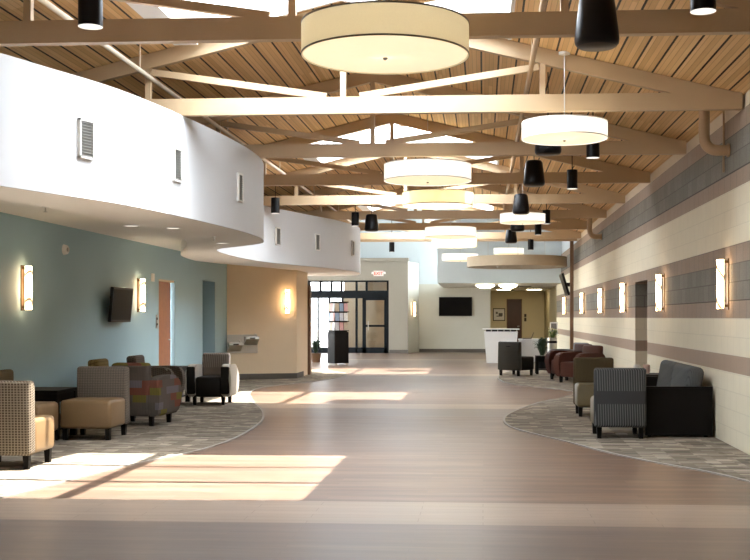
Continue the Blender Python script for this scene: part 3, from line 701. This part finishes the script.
# drinking fountain
FA = math.atan2(.54, 1.5)
t = thing('drinking_fountain', 'two-level stainless drinking fountain where blue and beige walls meet', 'drinking fountain', (-5.42, 24.905, 0), FA)
for x, z in ((.15, .98), (-.22, .84)):
    b = MB().prism([(-.03, z + .02), (-.05, z), (-.34, z), (-.36, z - .05), (-.28, z - .10), (-.03, z - .20)], 'x', x - .15, x + .15).build('basin', 'steel', t)
    MB().tube((x + .1, -.26, z - .02), (x + .1, -.26, z + .05), .012).tube((x + .1, -.26, z + .05), (x + .06, -.29, z + .06), .010).build('spout', 'steel', b)
    MB().b2(x - .06, x + .06, -.37, -.345, z - .05, z - .02).build('push_bar', 'dark_metal', b)
MB().b2(-.38, .31, -.03, 0, .60, 1.02, .004).build('back_panel', 'steel', t)

# ---------------------------------------------------------------- seating
def leg(mb, x, y, h, w=.06): return mb.box((x, y, h / 2), (w * .8, w * .8, h), taper=(1.25, 1.25))
def armless(back, seat, label, x, y, rz, w=.58, d=.64, h=.82, legs='black_wood', group='armless lounge chairs', slot=False):
    t = thing('lounge_chair', label, 'chair', (x, y, .008), rz, group)
    lh = .13
    MB().box((0, -.07, .13 + .165), (w - .02, d - .15, .33), bev=.045, seg=4).build('seat', seat, t, smooth=50)
    m = MB(); y0, y1 = d / 2 - .16, d / 2
    m.box((0, d / 2 - .075, lh + (h - lh) / 2), (w, .15, h - lh), bev=.035, seg=4, taper=(1, .75)); m.build('backrest', back, t, smooth=50)
    for sx in (-1, 1):
        for yy in (-d / 2 + .07, d / 2 - .07): leg(MB(), sx * (w / 2 - .06), yy, lh + .03).build('leg', legs, t)
    if slot: MB().b2(-.07, .07, d / 2 - .022, d / 2 - .003, h - .13, h - .09, .006).build('pull_slot', 'black', t)
    return t
def club(body, label, x, y, rz, seat=None, arm=None, armfront=None, w=.74, d=.72, h=.82, legs='black_wood', group='club armchairs', back=None):
    t = thing('club_chair', label, 'armchair', (x, y, .008), rz, group)
    lh = .13; aw = .13; iw = w - 2 * aw
    MB().box((0, -.05, lh + .16), (iw - .004, d - .16, .32), bev=.035, seg=4).build('seat', seat or body, t, smooth=50)
    bk = MB().box((0, 0, (h - lh) / 2), (iw + .03, .16, h - lh), bev=.045, seg=4)
    bmesh.ops.transform(bk.bm, matrix=Matrix.Translation((0, d / 2 - .10, lh)) @ Matrix.Rotation(R(-5), 4, 'X'), verts=bk.bm.verts); bk.build('backrest', back or body, t, smooth=50)
    for sx in (-1, 1):
        a = sx * (iw / 2); b = sx * (w / 2)
        prof = crom([(d / 2 - .02, lh), (d / 2 - .015, .40), (d / 2 - .05, .585), (d / 2 - .16, .63), (.0, .645), (-d / 2 + .12, .64), (-d / 2 + .035, .60), (-d / 2, .52), (-d / 2 - .005, .38), (-d / 2 + .05, lh)], 4)
        m = MB().prism(prof, 'x', min(a, b), max(a, b))
        es = [e for e in m.bm.edges if abs(e.verts[0].co.x - e.verts[1].co.x) < 1e-5]
        bmesh.ops.bevel(m.bm, geom=es, offset=.028, segments=3, affect='EDGES')
        for v in m.bm.verts:    # arms swell outward halfway up
            if v.co.x * sx > iw / 2 + .06: v.co.x += sx * .035 * math.sin(max(0, min(1, (v.co.z - lh) / .5)) * PI)
        ar = m.build('armrest', arm or body, t, smooth=50)
        if armfront: MB().box((sx * (w / 2 - aw / 2), -d / 2 + .012, .40), (aw + .004, .06, .44), (R(3), 0, 0), bev=.02).build('front_panel', armfront, ar, smooth=50)
        for yy in (-d / 2 + .09, d / 2 - .09): leg(MB(), sx * (w / 2 - .11), yy, lh + .03).build('leg', legs, t)
    return t

armless('weave_brown', 'tan_leather', 'armless lounge chair nearest the viewer on the left, basketweave back, seat half in sun', -4.47, 10.29, R(180), w=.62)
armless('weave_olive', 'tan_leather', 'tan armless lounge chair against the blue wall behind the nearest left chair', -5.11, 12.0, R(90), w=.58, d=.66)
armless('weave_grey', 'tan_leather', 'tan-seated armless lounge chair with grey basketweave back facing the viewer beside the black table', -4.54, 12.76, R(0), w=.62, d=.70)
club('patch', 'club armchair in olive, brick red and grey patchwork fabric, seen from behind', -4.50, 14.42, R(172), w=.74)
club('olive_fabric', 'mustard-olive armchair against the blue wall behind the tan-seated chair', -5.12, 15.4, R(90), w=.70)
club('stripe_dark', 'dark brown armchair against the blue wall beyond the patchwork chair', -5.06, 16.9, R(90), w=.70)
club('lightgrey_vinyl', 'black-fronted armchair with striped back and pale arms, half in sunlight near the beige wall', -4.40, 17.85, R(2), seat='black_vinyl', armfront='black_vinyl', back='stripe_brown', w=.68)
armless('weave_char', 'olive_leather', 'charcoal pinstriped armless chair, back to the viewer, beside the dark sofa', 1.59, 13.30, R(180), w=.60, d=.66)
armless('weave_olive', 'olive_leather', 'olive armless chair facing the viewer, behind the charcoal pinstriped chair', 1.61, 16.12, R(0), w=.58)
club('brown_leather', 'reddish-brown leather armchair nearest the viewer of the far right pair', 2.10, 24.1, R(-50), w=.74, d=.84, h=.80)
club('maroon', 'dark maroon leather armchair next to the reddish-brown one, farther away', 1.98, 25.3, R(-55), w=.74, d=.84, h=.80)
club('grey_fabric', 'blue-grey fabric armchair farthest along the striped wall', 2.05, 26.6, R(-60), w=.72, d=.78, h=.80)
armless('charcoal_vinyl', 'black_vinyl', 'charcoal armless chair with pull slot in its back, before the white reception desk', .80, 27.0, R(140), w=.66, d=.64, slot=True)

# sofa
t = thing('sofa', 'dark two-seat sofa with black end panels and grey striped cushions against the striped wall', 'sofa', (2.295, 0, .008))
for y in (13.22, 15.48):
    p = MB().b2(-.39, .39, y - .03, y + .05, .02, .575, .004).build('end_panel', 'black_wood', t)
    MB().b2(-.39, .39, y - .035, y + .055, .575, .595, .004).build('armrest_cap', 'black_wood', p)
MB().b2(-.34, .36, 13.27, 15.44, .12, .26, .01).build('base', 'black_vinyl', t)
for k in range(2):
    y = 13.82 + k * 1.075
    MB().box((-.08, y, .34), (.56, 1.06, .17), bev=.04, seg=4).build('seat_cushion', 'sofa_grey', t, smooth=50)
    MB().box((.19, y, .575), (.20, 1.05, .50), (0, R(10), 0), bev=.07, seg=5).build('back_cushion', 'sofa_grey', t, smooth=50)
for y in (13.30, 15.40):
    for x in (-.33, .33): leg(MB(), x, y, .12, .05).build('leg', 'black_wood', t)

# tables
def end_table(label, x0, x1, y0, y1, h):
    t = thing('end_table', label, 'table', ((x0 + x1) / 2, (y0 + y1) / 2, .008), group='black end tables'); a, b = (x1 - x0) / 2, (y1 - y0) / 2
    MB().b2(-a, a, -b, b, h - .04, h, .004).build('tabletop', 'black_wood', t)
    MB().b2(-a + .02, a - .02, -b + .02, b - .02, h - .14, h - .04).build('apron', 'black_wood', t)
    for sx in (-1, 1):
        for sy in (-1, 1): MB().b2(sx * a, sx * (a - .07), sy * b, sy * (b - .07), 0, h - .04, .003).build('leg', 'black_wood', t)
    MB().b2(-a + .04, a - .04, -b + .04, b - .04, .10, .12).build('lower_shelf', 'black_wood', t)
    return t
end_table('black end table by the blue wall between the tan chairs', -5.70, -4.86, 12.42, 13.05, .57)
end_table('black end table by the blue wall left of the sunlit armchair', -5.66, -4.87, 17.62, 18.25, .60)
end_table('black end table at the far end of the grey sofa', 2.02, 2.66, 15.72, 16.36, .60)
end_table('low black end table in front of the reception desk', 1.30, 1.80, 27.5, 28.0, .45)
def votive(x, y, m, label):
    t = thing('candle_cup', label, 'candle cup', (x, y, .609), group='cups on the table beyond the sofa')
    MB().lathe([(0, 0), (.04, 0), (.055, .05), (.05, .12), (.035, .13), (.035, .12), (.045, .05), (0, .02)], n=20).build('cup', m, t, smooth=50)
    MB().tube((0, 0, .01), (0, 0, .07), .03).build('candle', 'paper', t)
votive(2.20, 16.05, 'pale_glass', 'milky white candle cup on the end table'); votive(2.34, 16.10, 'pink_glass', 'rose tinted candle cup on the end table')

# ---------------------------------------------------------------- far objects
t = thing('wall_television', 'wide black television on the far pale wall', 'television', (-1.11, 45.0, 1.46))
MB().b2(-.67, .67, -.09, -.03, 0, .77, .01).build('casing', 'black', t); MB().b2(-.64, .64, -.094, -.088, .03, .74).build('display', 'screen', t); MB().b2(-.2, .2, -.04, 0, .2, .55).build('wall_mount', 'black', t)
# exit sign
EX = t = thing('exit_sign', 'white EXIT sign with red letters above the entrance doors', 'sign', (-4.1, 43.5, 3.03))
MB().b2(-.24, .24, -.06, 0, 0, .26, .008).build('housing', 'white_metal', t)
cu = bpy.data.curves.new('exit_text', 'FONT'); cu.body = 'EXIT'; cu.size = .22; cu.align_x = 'CENTER'; cu.extrude = .004; cu.offset = .006
to = bpy.data.objects.new('tmp_text', cu); col.objects.link(to); bpy.context.view_layer.update()
me = bpy.data.meshes.new_from_object(to.evaluated_get(bpy.context.evaluated_depsgraph_get())); bpy.data.objects.remove(to)
lo = bpy.data.objects.new('lettering', me); me.materials.clear(); me.materials.append(M['red']); col.objects.link(lo); lo.parent = t; lo.location = (0, -.065, .055); lo.rotation_euler = (R(90), 0, 0)
for s_ in (-1, 1): MB().tube((s_ * .24, -.03, .13), (s_ * .33, -.06, .16), .05, .06).build('lamp_head', 'white_metal', t, smooth=40)

EX.scale = (.8, .8, .8)
# brochure rack
t = thing('brochure_rack', 'tall black revolving brochure rack standing before the entrance', 'brochure rack', (-4.30, 32.8, 0), R(34))
MB().b2(-.235, .235, -.235, .235, .05, .98, .006).build('lower_cabinet', 'black_wood', t)
MB().b2(-.20, .20, -.20, .20, .98, 1.86).build('core', 'black_wood', t)
MB().b2(-.235, .235, -.235, .235, 1.84, 1.88, .004).build('top_panel', 'black_wood', t)
for z in (1.0, 1.28, 1.56):
    MB().b2(-.235, .235, -.26, .235, z, z + .025).build('shelf', 'black_wood', t)
    MB().b2(-.26, -.20, -.235, .235, z, z + .025).build('shelf', 'black_wood', t)
MB().b2(-.215, -.13, -.215, .215, 0, .05).b2(.13, .215, -.215, .215, 0, .05).build('foot', 'steel', t)
mi = 0; Mm = Matrix.Translation((-4.30, 32.8, 0)) @ Matrix.Rotation(R(34), 4, 'Z')
G0 = None
rowname = {1.025: 'lowest', 1.305: 'middle', 1.585: 'top'}
for face in ('front', 'side'):
    for z, rn in rowname.items():
        for k, pos in enumerate((-.145, 0, .145)):
            p = (pos, -.222, z) if face == 'front' else (-.222, pos, z)
            rz = R(34) + (0 if face == 'front' else R(-90))
            loc = Mm @ Vector(p); pn = ('left', 'centre', 'right')[k if face == 'front' else 2 - k]
            o = MB().box((0, 0, .12), (.125, .008, .235), (R(-5), 0, 0)).build('magazine', MAGS[mi % 5]); mi += 2 if k == 1 else 1
            o.location = loc; o.rotation_euler = (0, 0, rz)
            tag(o, '%s magazine in the %s row on the %s face of the brochure rack' % (pn, rn, 'wide front' if face == 'front' else 'narrow left'), 'magazine', 'magazines in the brochure rack')

# plants
def leaves(mb, n, r, h, w, droop, seed):
    rd = random.Random(seed)
    for i in range(n):
        a = rd.uniform(0, 2 * PI); L = r * rd.uniform(.6, 1); H = h * rd.uniform(.5, 1); c, s_ = math.cos(a), math.sin(a); prev = None
        for j in range(7):
            u = j / 6; rr = L * u; zz = H * math.sin(u * PI * (.5 + droop * .35)); ww = w * math.sin(PI * (.12 + .86 * u)) 
            p = Vector((c * rr, s_ * rr, zz)); o = Vector((-s_, c, 0)) * ww
            q = (mb.bm.verts.new(p - o), mb.bm.verts.new(p + Vector((0, 0, -ww * .4))), mb.bm.verts.new(p + o))
            if prev: mb.bm.faces.new([prev[0], prev[1], q[1], q[0]]); mb.bm.faces.new([prev[1], prev[2], q[2], q[1]])
            prev = q
    return mb
t = thing('potted_fern', 'dark green potted fern on the floor left of the brochure rack', 'plant', (-5.25, 34.7, 0))
MB().lathe([(0, 0), (.13, 0), (.17, .28), (.15, .28), (.14, .24), (0, .24)], n=24).build('pot', 'brown_trim', t, smooth=40)
leaves(MB(), 46, .42, .48, .022, 1, 3).build('foliage', 'leaf', t, loc=(0, 0, .24))
t = thing('floor_planter', 'stainless cylinder planter with black band and pale flowers, behind the maroon armchair', 'planter', (1.78, 28.7, .008))
MB().lathe([(0, 0), (.12, 0), (.12, .88), (.10, .88), (.10, .82), (0, .82)], n=32).build('pot', 'steel', t, smooth=40)
MB().lathe([(.121, .74), (.123, .74), (.123, .80), (.121, .80)], n=32, closed=True).build('band', 'black', t, smooth=40)
leaves(MB(), 34, .20, .26, .018, .6, 5).build('foliage', 'leaf_light', t, loc=(0, 0, .82))
m = MB(); rd = random.Random(2)
for i in range(9):
    p = (rd.uniform(-.1, .1), rd.uniform(-.1, .1), rd.uniform(1.0, 1.16)); m.tube((p[0] * .3, p[1] * .3, .83), p, .003, n=5)
    q = bmesh.ops.create_icosphere(m.bm, subdivisions=1, radius=.022); bmesh.ops.translate(m.bm, verts=q['verts'], vec=p)
m.build('flowers', 'flower', t)
t = thing('potted_plant', 'dark leafy floor plant beside the stainless planter', 'plant', (1.60, 30.3, .008))
MB().lathe([(0, 0), (.14, 0), (.17, .30), (.15, .30), (.14, .26), (0, .26)], n=24).build('pot', 'black', t, smooth=40)
leaves(MB(), 40, .30, .62, .035, .5, 9).build('foliage', 'leaf', t, loc=(0, 0, .26))

# framed sign on a stand
t = thing('sign_stand', 'white framed notice on a slim stand near the slim column', 'sign', (2.02, 31.9, 0))
MB().lathe([(0, 0), (.14, 0), (.14, .015), (0, .025)], n=24).build('base', 'dark_metal', t); MB().tube((0, 0, .02), (0, 0, .95), .012).build('pole', 'dark_metal', t)
f = MB().b2(-.11, .11, -.012, .012, .93, .965).b2(-.11, .11, -.012, .012, 1.24, 1.275).b2(-.11, -.08, -.012, .012, .93, 1.275).b2(.08, .11, -.012, .012, .93, 1.275).build('sign_frame', 'white_metal', t)
MB().b2(-.09, .09, -.004, .006, .95, 1.26).build('sheet', 'ink', f)

# reception desk
t = thing('reception_desk', 'white reception counter with tapered front and raised ledge', 'reception desk', (.55, 34.7, 0))
MB().prism([(-.44, 0), (.44, 0), (.52, .97), (-.52, .97)], 'y', -.36, .36).build('body', 'desk', t)
for i in range(6): MB().b2(-.50 + i * .196, -.48 + i * .196, -.34, -.32, .97, 1.03).build('standoff', 'steel', t)
MB().b2(-.57, .57, -.42, .15, 1.03, 1.06, .004).build('counter_top', 'desk', t)
MB().b2(-.46, .46, -.30, -.28, .97, 1.03).build('gap_shade', 'black', t)  # black sheet put in as the shade under the ledge
t = thing('office_desk', 'lower white desk to the right of the reception counter', 'desk', (1.42, 35.8, 0))
MB().b2(-.28, .40, -.3, .3, .68, .72, .004).build('desktop', 'desk', t); MB().b2(-.27, .39, -.29, -.27, 0, .68).build('front_panel', 'desk', t)
for x in (-.27, .37): MB().b2(x, x + .02, -.27, .28, 0, .68).build('side_panel', 'desk', t)
t = thing('laptop', 'open black laptop on the lower white desk', 'laptop', (1.42, 35.75, .72))
MB().b2(-.16, .12, -.11, .11, 0, .018, .003).build('keyboard_base', 'black', t); MB().box((.16, 0, .11), (.012, .24, .21), (0, R(22), 0), bev=.003).build('lid', 'black', t)
# office wall
t = thing('framed_picture', 'dark-framed map picture on the yellow office wall', 'picture', (.735, 51.0, 1.24))
MB().b2(-.275, .275, -.03, 0, 0, .04).b2(-.275, .275, -.03, 0, .54, .58).b2(-.275, -.24, -.03, 0, 0, .58).b2(.24, .275, -.03, 0, 0, .58).build('picture_frame', 'dark_metal', t)
p = MB().b2(-.25, .25, -.012, -.004, .03, .55).build('mat_board', 'paper', t)
m = MB(); m.b2(-.12, .14, -.016, -.012, .20, .24).b2(-.02, .16, -.016, -.012, .24, .36).b2(-.15, -.06, -.016, -.012, .32, .42); m.build('print', 'ink', p)
t = thing('light_switch', 'dark switch plate right of the brown office door', 'switch', (1.93, 51.0, 1.22)); MB().b2(-.05, .05, -.012, 0, 0, .17).build('plate', 'dark_metal', t); MB().b2(-.05, .05, -.012, 0, .2, .34).build('upper_plate', 'dark_metal', t)
for x, l in ((.08, 'left glowing bowl light on the recess ceiling behind the reception'), (.91, 'right glowing bowl light on the recess ceiling behind the reception')):
    t = thing('ceiling_bowl_light', l, 'ceiling light', (x, 40.5, 2.61), group='bowl lights behind the reception')
    MB().lathe([(0, -.15), (.15, -.14), (.27, -.10), (.33, -.05), (.34, -.035), (0, -.035)], n=32).build('glass_bowl', 'bowlglow', t, smooth=50); MB().lathe([(.12, 0), (.12, -.04), (0, -.04)], n=24).build('ceiling_plate', 'white_metal', t)
t = thing('ceiling_grille', 'long dark air grille on the recess ceiling', 'air vent', (1.45, 42.9, 2.61)); MB().b2(-.4, .4, -.25, .25, -.025, 0).build('grille', 'dark_metal', t)
for x, l in ((.9, 'left added light panel brightening the office'), (2.2, 'right added light panel brightening the office')):  # light panels added to brighten the office
    t = thing('added_panel_light', l, 'ceiling light', (x, 48.0, 2.61), group='added light panels brightening the office')
    MB().b2(-.33, .33, -.33, .33, -.012, 0).build('panel_frame', 'white_metal', t); MB().b2(-.30, .30, -.30, .30, -.016, -.011).build('diffuser', 'bowlglow', t)
# round canopy over reception
t = thing('round_canopy', 'large round beige drum canopy hung above the reception desk', 'canopy', (1.02, 33.6, 2.92))
MB().lathe([(0, 0), (1.50, 0), (1.50, .30), (0, .30)], n=96).build('drum', 'canopy', t, smooth=40)
for a in (30, 150, 270): MB().tube((math.cos(R(a)), math.sin(R(a)), .3), (math.cos(R(a)), math.sin(R(a)), ZT - 2.92), .006, n=8).build('hanger', 'steel', t)
for x, y in ((-.6, -.9), (.1, -1.1)): MB().tube((x, y, -.05), (x, y, 0), .025).build('sprinkler_cap', 'steel', t)
# tilted monitor high on the right wall
t = thing('tilted_monitor', 'black monitor tilted out from the right wall beyond the column', 'monitor', (XR, 34.6, 2.06))
MB().box((-.20, 0, .36), (.07, 1.15, .70), (0, R(-17), 0), bev=.008).build('casing', 'black', t); MB().b2(-.2, 0, -.1, .1, .30, .42).build('bracket', 'black', t)
MB().box((-.236, 0, .35), (.004, 1.08, .63), (0, R(-17), 0)).build('display', 'screen', t)

# ---------------------------------------------------------------- light
w = bpy.data.worlds.new('World'); sc.world = w; w.use_nodes = True; nt = w.node_tree; nt.nodes.clear()
ob = nt.nodes.new('ShaderNodeOutputWorld'); bg = nt.nodes.new('ShaderNodeBackground'); sk = nt.nodes.new('ShaderNodeTexSky')
sk.sky_type = 'NISHITA'; sk.sun_disc = False; sk.sun_elevation = R(70); sk.sun_rotation = R(90); sk.dust_density = 3.5; sk.air_density = 1.0; sk.ozone_density = 1
mx = nt.nodes.new('ShaderNodeMix'); mx.data_type = 'RGBA'; mx.inputs[0].default_value = .7; nt.links.new(sk.outputs[0], mx.inputs[6]); mx.inputs[7].default_value = (9.2, 9.6, 10.0, 1)
nt.links.new(mx.outputs[2], bg.inputs[0]); bg.inputs[1].default_value = 1.2; nt.links.new(bg.outputs[0], ob.inputs[0])
ld = bpy.data.lights.new('sun', 'SUN'); ld.energy = 18; ld.angle = R(.53); ld.color = (1, .95, .87)
lo = bpy.data.objects.new('sun', ld); col.objects.link(lo); lo.rotation_euler = Vector((-.36, -.075, -1)).to_track_quat('-Z', 'Y').to_euler()

# ---------------------------------------------------------------- camera
cd = bpy.data.cameras.new('camera'); cam = bpy.data.objects.new('camera', cd); col.objects.link(cam)
cam.location = (0, 0, 1.42); cam.rotation_euler = (R(90), 0, math.atan(71 / 1110)); cd.sensor_width = 36; cd.lens = 1110 * 36 / 750
cd.shift_x = -(412 - 375) / 750; cd.shift_y = (317 - 280) / 750; cd.clip_start = .05; cd.clip_end = 300
sc.camera = cam
sc.view_settings.view_transform = 'Standard'; sc.view_settings.look = 'None'; sc.view_settings.gamma = 1; sc.view_settings.use_curve_mapping = False
sc.view_settings.exposure = 0.82
sc.cycles.max_bounces = 10; sc.cycles.diffuse_bounces = 6; sc.cycles.glossy_bounces = 4; sc.cycles.transparent_max_bounces = 12
sc.cycles.sample_clamp_indirect = 8; sc.cycles.use_denoising = True
